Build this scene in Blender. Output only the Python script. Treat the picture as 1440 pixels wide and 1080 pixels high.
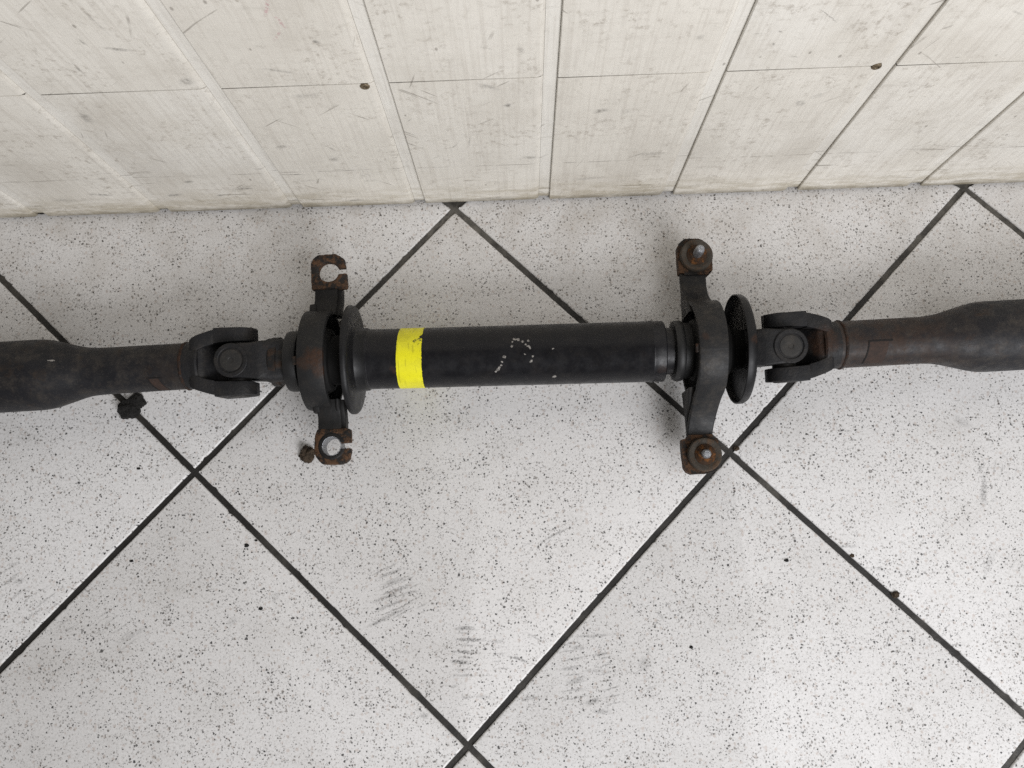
import bpy, bmesh, math, random
from mathutils import Vector, Matrix, noise

for o in list(bpy.data.objects):
    bpy.data.objects.remove(o)
scene = bpy.context.scene
COL = scene.collection
random.seed(7)

# ------------------------------------------------------------------ camera
cam_data = bpy.data.cameras.new('camera')
cam_data.sensor_width = 36.0
cam_data.lens = 29.42
cam_data.clip_start = 0.02
cam_data.clip_end = 50.0
cam = bpy.data.objects.new('camera', cam_data)
COL.objects.link(cam)
CR = Matrix(((0.99921204, -0.0359604, -0.01679707),
             (0.03831894, 0.98431845, 0.17218842),
             (0.0103417, -0.17269639, 0.98492081)))
M = CR.transposed().to_4x4()
M.translation = Vector((0.05504, -0.29622, 0.73541))
cam.matrix_world = M
scene.camera = cam

# ------------------------------------------------------------------ light
world = bpy.data.worlds.new('World')
scene.world = world
world.use_nodes = True
bg = world.node_tree.nodes['Background']
bg.inputs[0].default_value = (1.0, 0.955, 0.885, 1)
bg.inputs[1].default_value = 0.13


def area(name, loc, target, sx, sy, power, color):
    d = bpy.data.lights.new(name, 'AREA')
    d.shape = 'RECTANGLE'
    d.size = sx
    d.size_y = sy
    d.energy = power
    d.color = color
    o = bpy.data.objects.new(name, d)
    COL.objects.link(o)
    o.location = loc
    o.rotation_euler = (Vector(target) - Vector(loc)).to_track_quat('-Z', 'Y').to_euler()
    return o


area('window_light', (0.95, -1.75, 1.30), (0.1, -0.2, 0.0), 1.2, 0.9, 41.0, (0.965, 0.972, 1.0))
area('ceiling_light', (1.0, -1.05, 2.5), (0.2, -0.25, 0.0), 1.6, 0.9, 14.5, (0.985, 0.985, 1.0))

scene.view_settings.view_transform = 'Standard'
scene.view_settings.look = 'None'
scene.view_settings.exposure = 0.0
scene.view_settings.gamma = 1.0
scene.view_settings.use_curve_mapping = False

scene.cycles.use_adaptive_sampling = False
scene.cycles.max_bounces = 5
scene.cycles.diffuse_bounces = 3
scene.cycles.glossy_bounces = 2
scene.cycles.use_denoising = False      # keep the fine speckle; a little grain is left as in the photograph

# ------------------------------------------------------------------ node helpers


class NT:
    """small helper round a material's node tree"""

    def __init__(self, name):
        self.mat = bpy.data.materials.new(name)
        self.mat.use_nodes = True
        self.t = self.mat.node_tree
        self.bsdf = self.t.nodes['Principled BSDF']
        self._pos = None

    def n(self, kind, **kw):
        nd = self.t.nodes.new(kind)
        for k, v in kw.items():
            setattr(nd, k, v)
        return nd

    def link(self, a, b):
        if isinstance(a, bpy.types.NodeSocket):
            self.t.links.new(a, b)
        else:
            b.default_value = a

    def pos(self):
        if self._pos is None:
            self._pos = self.n('ShaderNodeNewGeometry').outputs['Position']
        return self._pos

    def math(self, op, a, b=0.0, c=None, clamp=False):
        nd = self.n('ShaderNodeMath', operation=op)
        nd.use_clamp = clamp
        self.link(a, nd.inputs[0])
        self.link(b, nd.inputs[1])
        if c is not None:
            self.link(c, nd.inputs[2])
        return nd.outputs[0]

    def vmath(self, op, a, b):
        nd = self.n('ShaderNodeVectorMath', operation=op)
        self.link(a, nd.inputs[0])
        self.link(b, nd.inputs[1])
        return nd.outputs['Value'] if op in ('LENGTH', 'DISTANCE', 'DOT_PRODUCT') else nd.outputs[0]

    def mapping(self, vec, loc=(0, 0, 0), rot=(0, 0, 0), scale=(1, 1, 1), kind='POINT'):
        nd = self.n('ShaderNodeMapping', vector_type=kind)
        self.link(vec, nd.inputs[0])
        nd.inputs[1].default_value = loc
        nd.inputs[2].default_value = rot
        nd.inputs[3].default_value = scale
        return nd.outputs[0]

    def noise(self, vec, scale, detail=3.0, rough=0.55, col=False, dist=0.0):
        nd = self.n('ShaderNodeTexNoise')
        self.link(vec, nd.inputs['Vector'])
        nd.inputs['Scale'].default_value = scale
        nd.inputs['Detail'].default_value = detail
        nd.inputs['Roughness'].default_value = rough
        nd.inputs['Distortion'].default_value = dist
        return nd.outputs['Color' if col else 'Fac']

    def voronoi(self, vec, scale, rnd=1.0):
        nd = self.n('ShaderNodeTexVoronoi')
        self.link(vec, nd.inputs['Vector'])
        nd.inputs['Scale'].default_value = scale
        nd.inputs['Randomness'].default_value = rnd
        return nd.outputs['Distance'], nd.outputs['Color']

    def ramp(self, v, a, b, lo=0.0, hi=1.0, smooth=True):
        nd = self.n('ShaderNodeMapRange')
        nd.interpolation_type = 'SMOOTHSTEP' if smooth else 'LINEAR'
        nd.clamp = True
        self.link(v, nd.inputs[0])
        for i, q in enumerate((a, b, lo, hi)):
            self.link(q, nd.inputs[1 + i])
        return nd.outputs[0]

    def mix(self, f, a, b, blend='MIX'):
        nd = self.n('ShaderNodeMix', data_type='RGBA', blend_type=blend)
        self.link(f, nd.inputs[0])
        for s, q in ((nd.inputs[6], a), (nd.inputs[7], b)):
            if isinstance(q, tuple):
                s.default_value = (*q, 1.0) if len(q) == 3 else q
            else:
                self.link(q, s)
        return nd.outputs[2]

    def sep(self, v):
        nd = self.n('ShaderNodeSeparateXYZ')
        self.link(v, nd.inputs[0])
        return nd.outputs

    def comb(self, x, y, z):
        nd = self.n('ShaderNodeCombineXYZ')
        for i, q in enumerate((x, y, z)):
            self.link(q, nd.inputs[i])
        return nd.outputs[0]

    def bump(self, h, strength, dist):
        nd = self.n('ShaderNodeBump')
        nd.inputs['Strength'].default_value = strength
        nd.inputs['Distance'].default_value = dist
        self.link(h, nd.inputs['Height'])
        self.link(nd.outputs[0], self.bsdf.inputs['Normal'])

    def out(self, color=None, rough=None, spec=None, metal=None):
        for k, v in (('Base Color', color), ('Roughness', rough), ('Specular IOR Level', spec), ('Metallic', metal)):
            if v is None:
                continue
            if isinstance(v, tuple):
                v = (*v, 1.0)
            self.link(v, self.bsdf.inputs[k])
        return self.mat

    def streaks(self, vec2, data, soft=0.25):
        """soft elliptical marks (x, y, angle, half length, half width, strength)"""
        acc = None
        if data:
            w = self.vmath('SCALE', self.vmath('SUBTRACT', self.noise(self.pos(), 130, 4, .7, True), (.5, .5, .5)), (0, 0, 0))
            w.node.inputs['Scale'].default_value = .0035
            vec2 = self.vmath('MULTIPLY', self.vmath('ADD', vec2, w), (1, 1, 0))
        for x, y, a, L, W, s in data:
            if s <= 0:
                continue
            m = self.mapping(vec2, (x, y, 0), (0, 0, a), (L * 1.1, max(W * 1.2, 0.0006), 1), 'TEXTURE')
            d = self.vmath('LENGTH', m, (0, 0, 0))
            r = self.ramp(d, 1.0, soft, 0.0, s)
            acc = r if acc is None else self.math('MAXIMUM', acc, r)
        return acc

    def dots(self, pts, r0, r1):
        acc = None
        w = self.vmath('SCALE', self.vmath('SUBTRACT', self.noise(self.pos(), 420, 2, .6, True), (.5, .5, .5)), (0, 0, 0))
        w.node.inputs['Scale'].default_value = .0024
        wp = self.vmath('ADD', self.pos(), w)
        for k, p in enumerate(pts):
            d = self.vmath('DISTANCE', wp, p)
            r = r0 + (r1 - r0) * random.random()
            q = self.ramp(d, r, r * 0.6)
            acc = q if acc is None else self.math('MAXIMUM', acc, q)
        return acc

# marks worn into the surfaces: x, y (or height), angle, half length, half width, strength
FLOOR_STREAKS = [(-0.0625, -0.3283, 0.34, 0.0152, 0.0018, 0.55), (-0.0592, -0.3352, 0.34, 0.0151, 0.0018, 0.55), (-0.0558, -0.3421, 0.34, 0.0151, 0.0018, 0.55), (-0.0677, -0.3484, 0.34, 0.0151, 0.0018, 0.55), (-0.0643, -0.3552, 0.34, 0.015, 0.0018, 0.55), (-0.0609, -0.362, 0.34, 0.015, 0.0018, 0.55), (-0.0727, -0.3682, 0.34, 0.015, 0.0018, 0.55), (-0.0005, -0.3766, -0.07, 0.0121, 0.0017, 0.7), (0.0043, -0.386, -0.07, 0.0151, 0.0017, 0.75), (-0.001, -0.3955, -0.07, 0.0135, 0.0017, 0.7), (-0.0052, -0.4035, -0.07, 0.0096, 0.0017, 0.75), (-0.0015, -0.4147, -0.07, 0.0108, 0.0016, 0.4), (0.0253, -0.3877, -0.07, 0.009, 0.0017, 0.4), (-0.0117, -0.4229, -0.07, 0.0048, 0.0016, 0.4), (0.0, -0.4323, -0.07, 0.006, 0.0016, 0.5), (0.0139, -0.4323, -0.07, 0.0089, 0.0016, 0.35), (0.0438, -0.4028, -0.34, 0.0113, 0.0015, 0.7), (0.0595, -0.386, -0.51, 0.0119, 0.0012, 0.4), (0.1077, -0.3861, 0.02, 0.018, 0.0015, 0.5), (0.0952, -0.3953, -0.03, 0.009, 0.0024, 0.35), (0.1139, -0.4013, 0.05, 0.0066, 0.0018, 0.6), (0.0874, -0.4119, 0.1, 0.012, 0.0018, 0.45), (0.0919, -0.4212, 0.22, 0.0104, 0.0027, 0.45), (0.1049, -0.4391, 0.3, 0.0077, 0.003, 0.65), (0.1124, -0.4472, -0.03, 0.0089, 0.0024, 0.45), (0.1503, -0.4102, 0.63, 0.0066, 0.0066, 0.35), (0.0536, -0.4346, 0.05, 0.0119, 0.0021, 0.4), (0.1082, -0.4145, 0.05, 0.012, 0.0018, 0.35), (0.0795, -0.3007, 0.43, 0.0184, 0.0012, 0.6), (0.0566, -0.3079, 0.39, 0.0061, 0.0009, 0.35), (0.0773, -0.3475, 1.17, 0.0054, 0.0009, 0.45), (0.1733, -0.3646, -1.09, 0.007, 0.0009, 0.45), (0.1667, -0.3722, -1.09, 0.0058, 0.0012, 0.4), (0.1746, -0.3151, -1.1, 0.0048, 0.0009, 0.4), (-0.0361, -0.4458, -0.36, 0.0048, 0.003, 0.4), (0.4516, -0.2766, 1.4, 0.0169, 0.0031, 0.5), (0.4509, -0.2583, 1.27, 0.0044, 0.0022, 0.4), (0.4474, -0.3387, 1.1, 0.0123, 0.0037, 0.25), (0.3551, -0.3989, 1.28, 0.0064, 0.0009, 0.6), (0.3286, -0.3196, -0.04, 0.0121, 0.0015, 0.4), (0.3528, -0.339, -0.04, 0.009, 0.0012, 0.35), (0.4409, -0.2164, -0.59, 0.0119, 0.0048, 0.25), (0.257, -0.3498, 0.47, 0.0049, 0.0012, 0.4), (0.4586, -0.2851, 0.3, 0.0044, 0.0016, 0.3), (-0.3936, -0.3231, 0.59, 0.0088, 0.0015, 0.5), (-0.3853, -0.3234, 0.14, 0.0055, 0.0024, 0.45), (-0.3904, -0.3092, 0.14, 0.0067, 0.0018, 0.35), (-0.3865, -0.3353, 0.59, 0.0088, 0.0015, 0.35), (-0.3654, -0.344, 0.59, 0.0128, 0.0012, 0.35), (-0.377, -0.3555, 0.59, 0.0116, 0.0015, 0.3), (-0.3741, -0.3693, 0.49, 0.0116, 0.0015, 0.3), (-0.2842, -0.3723, 0.49, 0.0176, 0.0029, 0.25), (-0.199, -0.3635, 0.49, 0.0059, 0.0041, 0.25), (-0.1626, -0.3451, 0.67, 0.0059, 0.0035, 0.25), (-0.2549, -0.1877, -1.28, 0.0098, 0.0013, 0.3), (-0.068, -0.3245, 0.41, 0.0157, 0.0009, 0.6427350851331152), (-0.0654, -0.3293, 0.44, 0.0096, 0.0009, 0.4996867963134316), (-0.0623, -0.334, 0.4, 0.0165, 0.0009, 0.39396178939594334), (-0.0626, -0.3386, 0.34, 0.0137, 0.0009, 0.5321823563784303), (-0.0628, -0.3432, 0.34, 0.0116, 0.0009, 0.6349036115425656), (-0.057, -0.3481, 0.33, 0.0157, 0.0009, 0.4016302255196709), (-0.0557, -0.3527, 0.32, 0.0094, 0.0009, 0.6214214234172847), (-0.0556, -0.3573, 0.34, 0.0171, 0.0009, 0.6217223296310406), (-0.0532, -0.3619, 0.44, 0.0135, 0.0009, 0.5633491431751777), (-0.0488, -0.3342, 0.44, 0.0086, 0.0009, 0.487476970271369), (-0.043, -0.3398, 0.35, 0.0071, 0.0009, 0.30734011285419277), (-0.0442, -0.3452, 0.32, 0.0068, 0.0009, 0.4056997494167222), (-0.0425, -0.3507, 0.4, 0.0069, 0.0009, 0.339740534610704), (-0.0362, -0.3563, 0.37, 0.0068, 0.0009, 0.37827413690329437), (-0.0344, -0.3617, 0.31, 0.0098, 0.0009, 0.2751447517318622), (0.0017, -0.3755, -0.02, 0.0074, 0.0009, 0.6460149487936412), (-0.0004, -0.3804, -0.06, 0.0073, 0.0009, 0.405186313577156), (-0.0016, -0.3853, -0.01, 0.0084, 0.0009, 0.6356143340466783), (0.0017, -0.3903, -0.01, 0.0093, 0.0009, 0.5053077916438216), (-0.0006, -0.3951, -0.03, 0.0079, 0.0009, 0.6332293683575155), (0.0004, -0.4001, -0.02, 0.0074, 0.0009, 0.6973850601387097), (-0.0033, -0.4049, -0.09, 0.0109, 0.0009, 0.6883783352983265), (-0.0024, -0.4098, -0.01, 0.0105, 0.0009, 0.4915463700364448), (-0.0028, -0.4146, -0.11, 0.0077, 0.0009, 0.4383821145025558), (0.0283, -0.3869, 0.1, 0.0061, 0.0009, 0.24971043270969126), (0.0299, -0.3927, 0.04, 0.0072, 0.0009, 0.2874673207708575), (0.0283, -0.3984, 0.08, 0.0075, 0.0009, 0.3243514563823179), (0.0259, -0.4041, 0.09, 0.0055, 0.0009, 0.3387128396841665), (0.0299, -0.41, -0.02, 0.0087, 0.0009, 0.4299597125243798), (0.088, -0.3918, 0.14, 0.009, 0.0009, 0.4086387976501093), (0.0863, -0.398, 0.15, 0.0103, 0.0009, 0.4132887283749941), (0.091, -0.4045, 0.15, 0.015, 0.0009, 0.41338499739790585), (0.0892, -0.4107, 0.13, 0.0116, 0.0009, 0.37275565428674373), (0.0894, -0.4169, 0.05, 0.0108, 0.0009, 0.5470969251017122), (0.0926, -0.4232, 0.12, 0.0117, 0.0009, 0.38461969006829017), (0.0891, -0.4293, 0.07, 0.0136, 0.0009, 0.5168467016943256), (0.091, -0.4356, 0.14, 0.0135, 0.0009, 0.47364918736272366), (0.1175, -0.4043, 0.2, 0.007, 0.0009, 0.4761173935016758), (0.1167, -0.4105, 0.17, 0.0088, 0.0009, 0.47272073908892515), (0.1178, -0.4167, 0.23, 0.0083, 0.0009, 0.44516520658847314), (0.1175, -0.4228, 0.17, 0.0065, 0.0009, 0.46791073097602487), (0.1206, -0.429, 0.21, 0.0083, 0.0009, 0.4994064866687556), (0.1211, -0.4352, 0.19, 0.0086, 0.0009, 0.5070471670636331), (0.1221, -0.4413, 0.21, 0.0092, 0.0009, 0.4720842392179818), (0.1487, -0.4082, 0.36, 0.0067, 0.0009, 0.34586801615387924), (0.147, -0.4152, 0.34, 0.0083, 0.0009, 0.33544778657385443), (0.1518, -0.4223, 0.33, 0.0075, 0.0009, 0.27436535092708536), (0.1544, -0.4294, 0.31, 0.0072, 0.0009, 0.3241584061125906), (0.1558, -0.4364, 0.33, 0.0071, 0.0009, 0.3840828949153674), (-0.3956, -0.313, 0.52, 0.0082, 0.0009, 0.4625292658447153), (-0.39, -0.3192, 0.6, 0.0091, 0.0009, 0.31046542634529695), (-0.3842, -0.3254, 0.53, 0.0063, 0.0009, 0.3333817212112785), (-0.3804, -0.3315, 0.52, 0.007, 0.0009, 0.3089143876274857), (-0.3751, -0.3376, 0.55, 0.009, 0.0009, 0.4475411005399493), (-0.3717, -0.3436, 0.63, 0.0059, 0.0009, 0.40134393712898087), (-0.367, -0.3497, 0.56, 0.0065, 0.0009, 0.5078425149381962), (-0.3647, -0.3321, 0.5, 0.0107, 0.0009, 0.2589643327821513), (-0.359, -0.3387, 0.55, 0.0104, 0.0009, 0.43166010074558586), (-0.3528, -0.3454, 0.56, 0.0118, 0.0009, 0.36845930835364116), (-0.3501, -0.3518, 0.52, 0.0105, 0.0009, 0.35277182769333026), (-0.3424, -0.3585, 0.64, 0.0105, 0.0009, 0.3102232164460932), (-0.3379, -0.365, 0.49, 0.0076, 0.0009, 0.35316240268420596), (-0.307, -0.3519, 0.55, 0.0118, 0.0009, 0.36597431155854115), (-0.3028, -0.3588, 0.59, 0.0092, 0.0009, 0.26101155179683555), (-0.2945, -0.3657, 0.58, 0.0139, 0.0009, 0.3699057717459633), (-0.291, -0.3725, 0.56, 0.014, 0.0009, 0.2968534633438062), (-0.2866, -0.3793, 0.57, 0.014, 0.0009, 0.2960570755799881), (0.4544, -0.2553, 1.27, 0.0054, 0.0009, 0.3643373244417175), (0.4634, -0.2571, 1.24, 0.0081, 0.0009, 0.4053610607868267), (0.4695, -0.2589, 1.27, 0.006, 0.0009, 0.42705062638860647), (0.4815, -0.2608, 1.23, 0.006, 0.0009, 0.2709531312010531), (0.4907, -0.2627, 1.23, 0.0074, 0.0009, 0.3349262850258039), (0.4972, -0.2644, 1.27, 0.0079, 0.0009, 0.26363579871680254), (0.4505, -0.325, 0.91, 0.0071, 0.0009, 0.23041824685063755), (0.455, -0.3293, 0.94, 0.0068, 0.0009, 0.23415590742427272), (0.4638, -0.3338, 0.95, 0.005, 0.0009, 0.21786344217497283), (0.4691, -0.3381, 0.99, 0.0084, 0.0009, 0.2618388430675633), (0.4737, -0.3425, 0.97, 0.0066, 0.0009, 0.26634626793379035)]
WALL_STREAKS = [(-0.1866, 0.2644, -0.21, 0.0113, 0.0021, 0.6), (-0.2041, 0.2734, -1.3, 0.0055, 0.0012, 0.55), (-0.1862, 0.2944, -1.42, 0.0213, 0.0011, 0.3), (-0.2217, 0.2442, -1.46, 0.0083, 0.0013, 0.45), (-0.1598, 0.2246, 0.44, 0.0067, 0.0051, 0.6), (-0.2495, 0.1822, -1.6, 0.0112, 0.005, 0.4), (-0.2688, 0.2023, -1.44, 0.0064, 0.0036, 0.55), (-0.2712, 0.2272, -1.55, 0.0035, 0.0019, 0.6), (-0.0629, 0.2645, -0.84, 0.0033, 0.0019, 0.75), (-0.0962, 0.2337, -0.32, 0.0134, 0.0018, 0.55), (-0.0861, 0.201, 0.02, 0.0149, 0.0039, 0.3), (-0.1253, 0.1257, 0.52, 0.0066, 0.004, 0.4), (-0.0891, 0.1006, -0.85, 0.0059, 0.0052, 0.45), (-0.0875, 0.1197, -1.1, 0.0059, 0.0017, 0.5), (-0.3077, 0.0468, -0.2, 0.0131, 0.0034, 0.55), (-0.2212, 0.0672, 0.1, 0.0064, 0.003, 0.55), (-0.1785, 0.0492, -0.01, 0.0105, 0.0024, 0.7), (-0.2446, 0.0403, 0.22, 0.0085, 0.0033, 0.7), (-0.2051, 0.0362, 0.11, 0.0053, 0.0024, 0.5), (-0.3441, 0.0377, -0.1, 0.0121, 0.0053, 0.35), (-0.1311, 0.0743, -0.06, 0.0136, 0.0011, 0.8), (-0.1543, 0.0865, -0.01, 0.0059, 0.0014, 0.5), (0.0404, 0.204, -0.52, 0.0107, 0.0032, 0.45), (0.0534, 0.1775, -0.08, 0.0041, 0.0031, 0.7), (0.0636, 0.2472, 0.23, 0.0032, 0.0048, 0.3), (0.042, 0.2504, -0.37, 0.0047, 0.0008, 0.4), (0.0696, 0.091, 0.03, 0.007, 0.0027, 0.6), (0.1226, 0.045, 0.07, 0.0185, 0.003, 0.3), (0.1215, 0.1645, 0.34, 0.0074, 0.0037, 0.6), (0.1399, 0.163, 0.28, 0.0052, 0.0054, 0.2), (0.1689, 0.0897, 0.07, 0.0173, 0.0041, 0.3), (0.1183, -0.0024, -0.1, 0.01, 0.0034, 0.5), (0.2666, 0.1659, 0.69, 0.004, 0.0056, 0.5), (0.2764, 0.1752, 0.61, 0.0067, 0.0039, 0.3), (0.2502, 0.2712, -0.75, 0.0139, 0.0006, 0.55), (0.2246, 0.2571, 0.91, 0.0011, 0.002, 0.7), (0.2251, 0.2431, 1.76, 0.0024, 0.0008, 0.5), (0.2421, 0.228, -0.22, 0.0066, 0.0009, 0.4), (0.2112, 0.2558, 0.08, 0.0043, 0.0008, 0.4), (0.3289, 0.2548, 0.66, 0.0053, 0.0013, 0.4), (0.3754, 0.1147, 0.81, 0.0036, 0.0055, 0.3), (0.3532, 0.2196, 0.28, 0.0021, 0.001, 0.5), (0.176, 0.2545, 0.57, 0.0039, 0.0032, 0.25), (0.3658, 0.2674, -0.46, 0.0076, 0.0011, 0.3), (0.0105, 0.117, 1.12, 0.0071, 0.0007, 0.6), (0.0221, 0.122, 1.49, 0.0097, 0.0003, 0.6), (-0.025, -0.0223, 0.66, 0.0044, 0.0026, 0.5), (-0.0201, 0.1605, 0.93, 0.0049, 0.0009, 0.5), (-0.0683, 0.0564, 0.11, 0.0063, 0.003, 0.35), (-0.0891, 0.0142, 0.03, 0.0131, 0.0033, 0.45), (0.0406, 0.0091, 0.07, 0.0196, 0.0042, 0.3), (-0.0921, 0.3035, 0.96, 0.0047, 0.0004, 0.0)]

# ------------------------------------------------------------------ materials


def tile_material(marks):
    m = NT('speckled_tile')
    P = m.pos()
    warp = m.vmath('SCALE', m.vmath('SUBTRACT', m.noise(P, 560, 2, .6, True), (.5, .5, .5)), (0, 0, 0))
    warp.node.inputs['Scale'].default_value = 0.0030
    Q = m.vmath('ADD', P, warp)
    Q = m.vmath('MULTIPLY', Q, (1, 1, 0))
    masks = []
    dens = m.ramp(m.noise(P, 34, 4, .65), .3, .7, .74, 1.26)
    # scale, probability threshold, radius range
    for sc, thr, rmin, rmax in ((385, .12, .10, .31), (640, .28, .14, .36), (170, .955, .10, .20)):
        d, c = m.voronoi(m.vmath('ADD', Q, (sc * .013, sc * .007, 0)), sc)
        ch = m.sep(c)
        keep = m.ramp(ch[0], thr, thr + .03)
        rad = m.ramp(ch[1], 0, 1, rmin, rmax, smooth=False)
        rad = m.math('MULTIPLY', rad, dens)
        hit = m.ramp(m.math('SUBTRACT', d, rad), .08, -.04)
        masks.append((m.math('MULTIPLY', hit, keep), ch[2]))
    base = m.mix(m.noise(P, 9, 4, .6), (.74, .725, .712), (.81, .80, .795))
    base = m.mix(m.ramp(m.noise(P, 480, 3, .7), .42, .70, 0, .42), base, (.46, .445, .42))
    oi = m.n('ShaderNodeObjectInfo')
    base = m.mix(m.ramp(oi.outputs['Random'], 0, 1, 0, .22), base, (.66, .63, .60))
    # rusty / tan faint specks
    d, c = m.voronoi(Q, 240)
    ch = m.sep(c)
    tan = m.math('MULTIPLY', m.ramp(d, .42, .2), m.ramp(ch[0], .76, .8))
    base = m.mix(m.math('MULTIPLY', tan, .40), base, (.45, .35, .29))
    for k, (mk, rnd) in enumerate(masks):
        col = m.mix(rnd, (.022, .022, .024), (.30, .28, .262))
        base = m.mix(m.math('MULTIPLY', mk, (.92, .55, .9)[k]), base, col)
    # broad grime film, tan tint towards the wall, black heel and tyre marks
    film = m.ramp(m.noise(m.mapping(P, scale=(1, 1.3, 1)), 13, 5, .62), .46, .80, 0, .22)
    base = m.mix(film, base, (.37, .345, .305))
    xyz = m.sep(P)
    near = m.ramp(xyz[1], -.17, .0, 0, 1)
    g2 = m.math('MULTIPLY', near, m.ramp(m.noise(P, 26, 4, .65), .36, .74, .08, .32))
    base = m.mix(g2, base, (.36, .305, .24))  # darker and browner towards the wall
    st = m.streaks(m.vmath('MULTIPLY', P, (1, 1, 0)), marks)
    if st is not None:
        brk = m.ramp(m.noise(P, 620, 4, .75), .40, .57, .16, 1)
        base = m.mix(m.math('MULTIPLY', st, brk), base, (.05, .048, .045))
    film_r = m.ramp(m.noise(P, 30, 4, .6), .3, .7, .26, .42)
    m.bump(m.noise(P, 700, 2, .5), .06, .0004)
    return m.out(base, film_r, .42)


def grout_material():
    m = NT('dark_grout')
    P = m.pos()
    y = m.sep(P)[1]
    grey = m.math('ADD', m.ramp(y, -.12, -.005, 0, .7), m.ramp(m.noise(P, 14, 3, .6), .52, .72, 0, .5), clamp=True)
    c = m.mix(m.noise(P, 260, 3, .7), (.009, .0085, .008), (.028, .025, .022))
    c = m.mix(m.math('MULTIPLY', grey, m.ramp(m.noise(P, 120, 3, .6), .3, .65, .3, 1)), c, (.15, .138, .118))
    m.bump(m.noise(P, 500, 3, .7), .5, .0006)
    return m.out(c, m.ramp(m.noise(P, 90, 3, .6), .3, .7, .42, .75), .4)


def board_material(marks, clean=False):
    m = NT('white_painted_strip' if clean else 'white_painted_board')
    P = m.pos()
    xyz = m.sep(P)
    z = xyz[2]
    info = m.n('ShaderNodeObjectInfo')
    tone = m.mix(info.outputs['Random'], (.79, .748, .668), (.83, .797, .73))
    base = m.mix(m.ramp(m.noise(P, 16, 4, .6), .35, .7), tone, (.74, .70, .625))
    if clean:
        base = m.mix(.8, base, (.85, .82, .755))
    # fine vertical grain showing through the paint
    g = m.noise(m.mapping(P, scale=(1, 1, .035)), 520, 3, .6)
    g = m.math('ADD', g, m.math('MULTIPLY', m.noise(m.mapping(P, scale=(1, 1, .03)), 260, 2, .6), .4))
    base = m.mix(m.ramp(g, .64, .92, 0, .22), base, (.45, .40, .34))
    # cross marks from the saw
    saw = m.noise(m.mapping(P, scale=(.06, 1, 1)), 330, 2, .5)
    base = m.mix(m.math('MULTIPLY', m.ramp(saw, .58, .75), .09), base, (.42, .37, .32))
    # second fine horizontal crack
    zc = m.math('ABSOLUTE', m.math('SUBTRACT', z, m.math('ADD', .0755, m.math('MULTIPLY', m.noise(m.comb(xyz[0], 0, 0), 9, 2), .006))))
    crack = m.math('MULTIPLY', m.ramp(zc, .0007, .0002), m.ramp(m.noise(m.comb(xyz[0], 0, 0), 28, 3, .6), .44, .56))
    base = m.mix(m.math('MULTIPLY', crack, .6), base, (.12, .10, .085))
    # general scuffs: more of them low down
    low = m.ramp(z, .16, .0, .15, 1.0)
    sc = m.ramp(m.noise(m.mapping(P, scale=(.55, 1, 1.7)), 38, 6, .72, dist=.6), .57, .74)
    fine = m.ramp(m.noise(P, 300, 3, .7), .38, .64)
    base = m.mix(m.math('MULTIPLY', m.math('MULTIPLY', sc, fine), m.math('MULTIPLY', low, .8)), base, (.19, .17, .14))
    wide = m.ramp(m.noise(m.mapping(P, scale=(1, 1, .6)), 11, 5, .65), .46, .74, 0, .36)
    base = m.mix(wide, base, (.47, .425, .36))
    # dirt rubbed into the paint, and fine scratches at every angle
    rub = m.math('MULTIPLY', m.ramp(m.noise(P, 170, 6, .75), .50, .68), m.ramp(m.noise(P, 19, 4, .6), .40, .66, .12, .2 if clean else .66))
    base = m.mix(rub, base, (.34, .295, .24))
    for ang, sca, off in ((.65, 240, 1.3), (-.75, 250, 4.1), (1.25, 260, 7.7)):
        v = m.mapping(m.mapping(P, loc=(off, 0, off * .7), rot=(0, ang, 0)), scale=(.05, 1, 1))
        ln = m.math('MULTIPLY', m.ramp(m.noise(v, sca, 2, .5), .69, .74), m.ramp(m.noise(m.mapping(P, loc=(off, off, 0)), 24, 2), .53, .62))
        base = m.mix(m.math('MULTIPLY', ln, .5), base, (.17, .145, .115))
    # pits and small chips
    d, c = m.voronoi(m.mapping(P, scale=(1, 1, .55)), 95)
    ch = m.sep(c)
    pit = m.math('MULTIPLY', m.ramp(d, .13, .06), m.ramp(ch[0], .9, .92))
    base = m.mix(m.math('MULTIPLY', pit, .5), base, (.14, .115, .09))
    # horizontal scratches
    hs = m.noise(m.mapping(P, scale=(.07, 1, 1.5)), 210, 3, .6)
    hsel = m.ramp(m.noise(P, 20, 2), .50, .62)
    base = m.mix(m.math('MULTIPLY', m.math('MULTIPLY', m.ramp(hs, .61, .68), hsel), m.math('MULTIPLY', low, .75)), base, (.16, .135, .10))
    # yellow brown grime along the foot of the wall
    foot = m.math('MULTIPLY', m.ramp(z, .06, .0), m.ramp(m.noise(m.mapping(P, scale=(.45, 1, 1.7)), 62, 5, .7), .36, .66, .06, .80))
    base = m.mix(foot, base, (.37, .32, .225))
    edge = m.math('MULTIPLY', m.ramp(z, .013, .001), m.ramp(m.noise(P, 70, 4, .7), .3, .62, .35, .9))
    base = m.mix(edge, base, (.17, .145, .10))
    # dark marks with a place of their own
    st = m.streaks(m.comb(xyz[0], z, 0), marks, .1)
    if st is not None:
        brk = m.ramp(m.noise(P, 260, 3, .7), .36, .6, .25, 1)
        base = m.mix(m.math('MULTIPLY', st, brk), base, (.09, .083, .074))
    # faint pink crayon scribble
    pk = m.streaks(m.comb(xyz[0], z, 0), [p for p in PINK if marks], .2) if any(abs(q[0] + .083) < .06 and q[1] > .2 for q in marks) else None
    if pk is not None:
        base = m.mix(m.math('MULTIPLY', pk, m.ramp(m.noise(P, 500, 2), .42, .6)), base, (.50, .20, .24))
    m.bump(m.math('ADD', m.math('MULTIPLY', g, .6), m.noise(P, 260, 3, .6)), .22, .0006)
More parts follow.
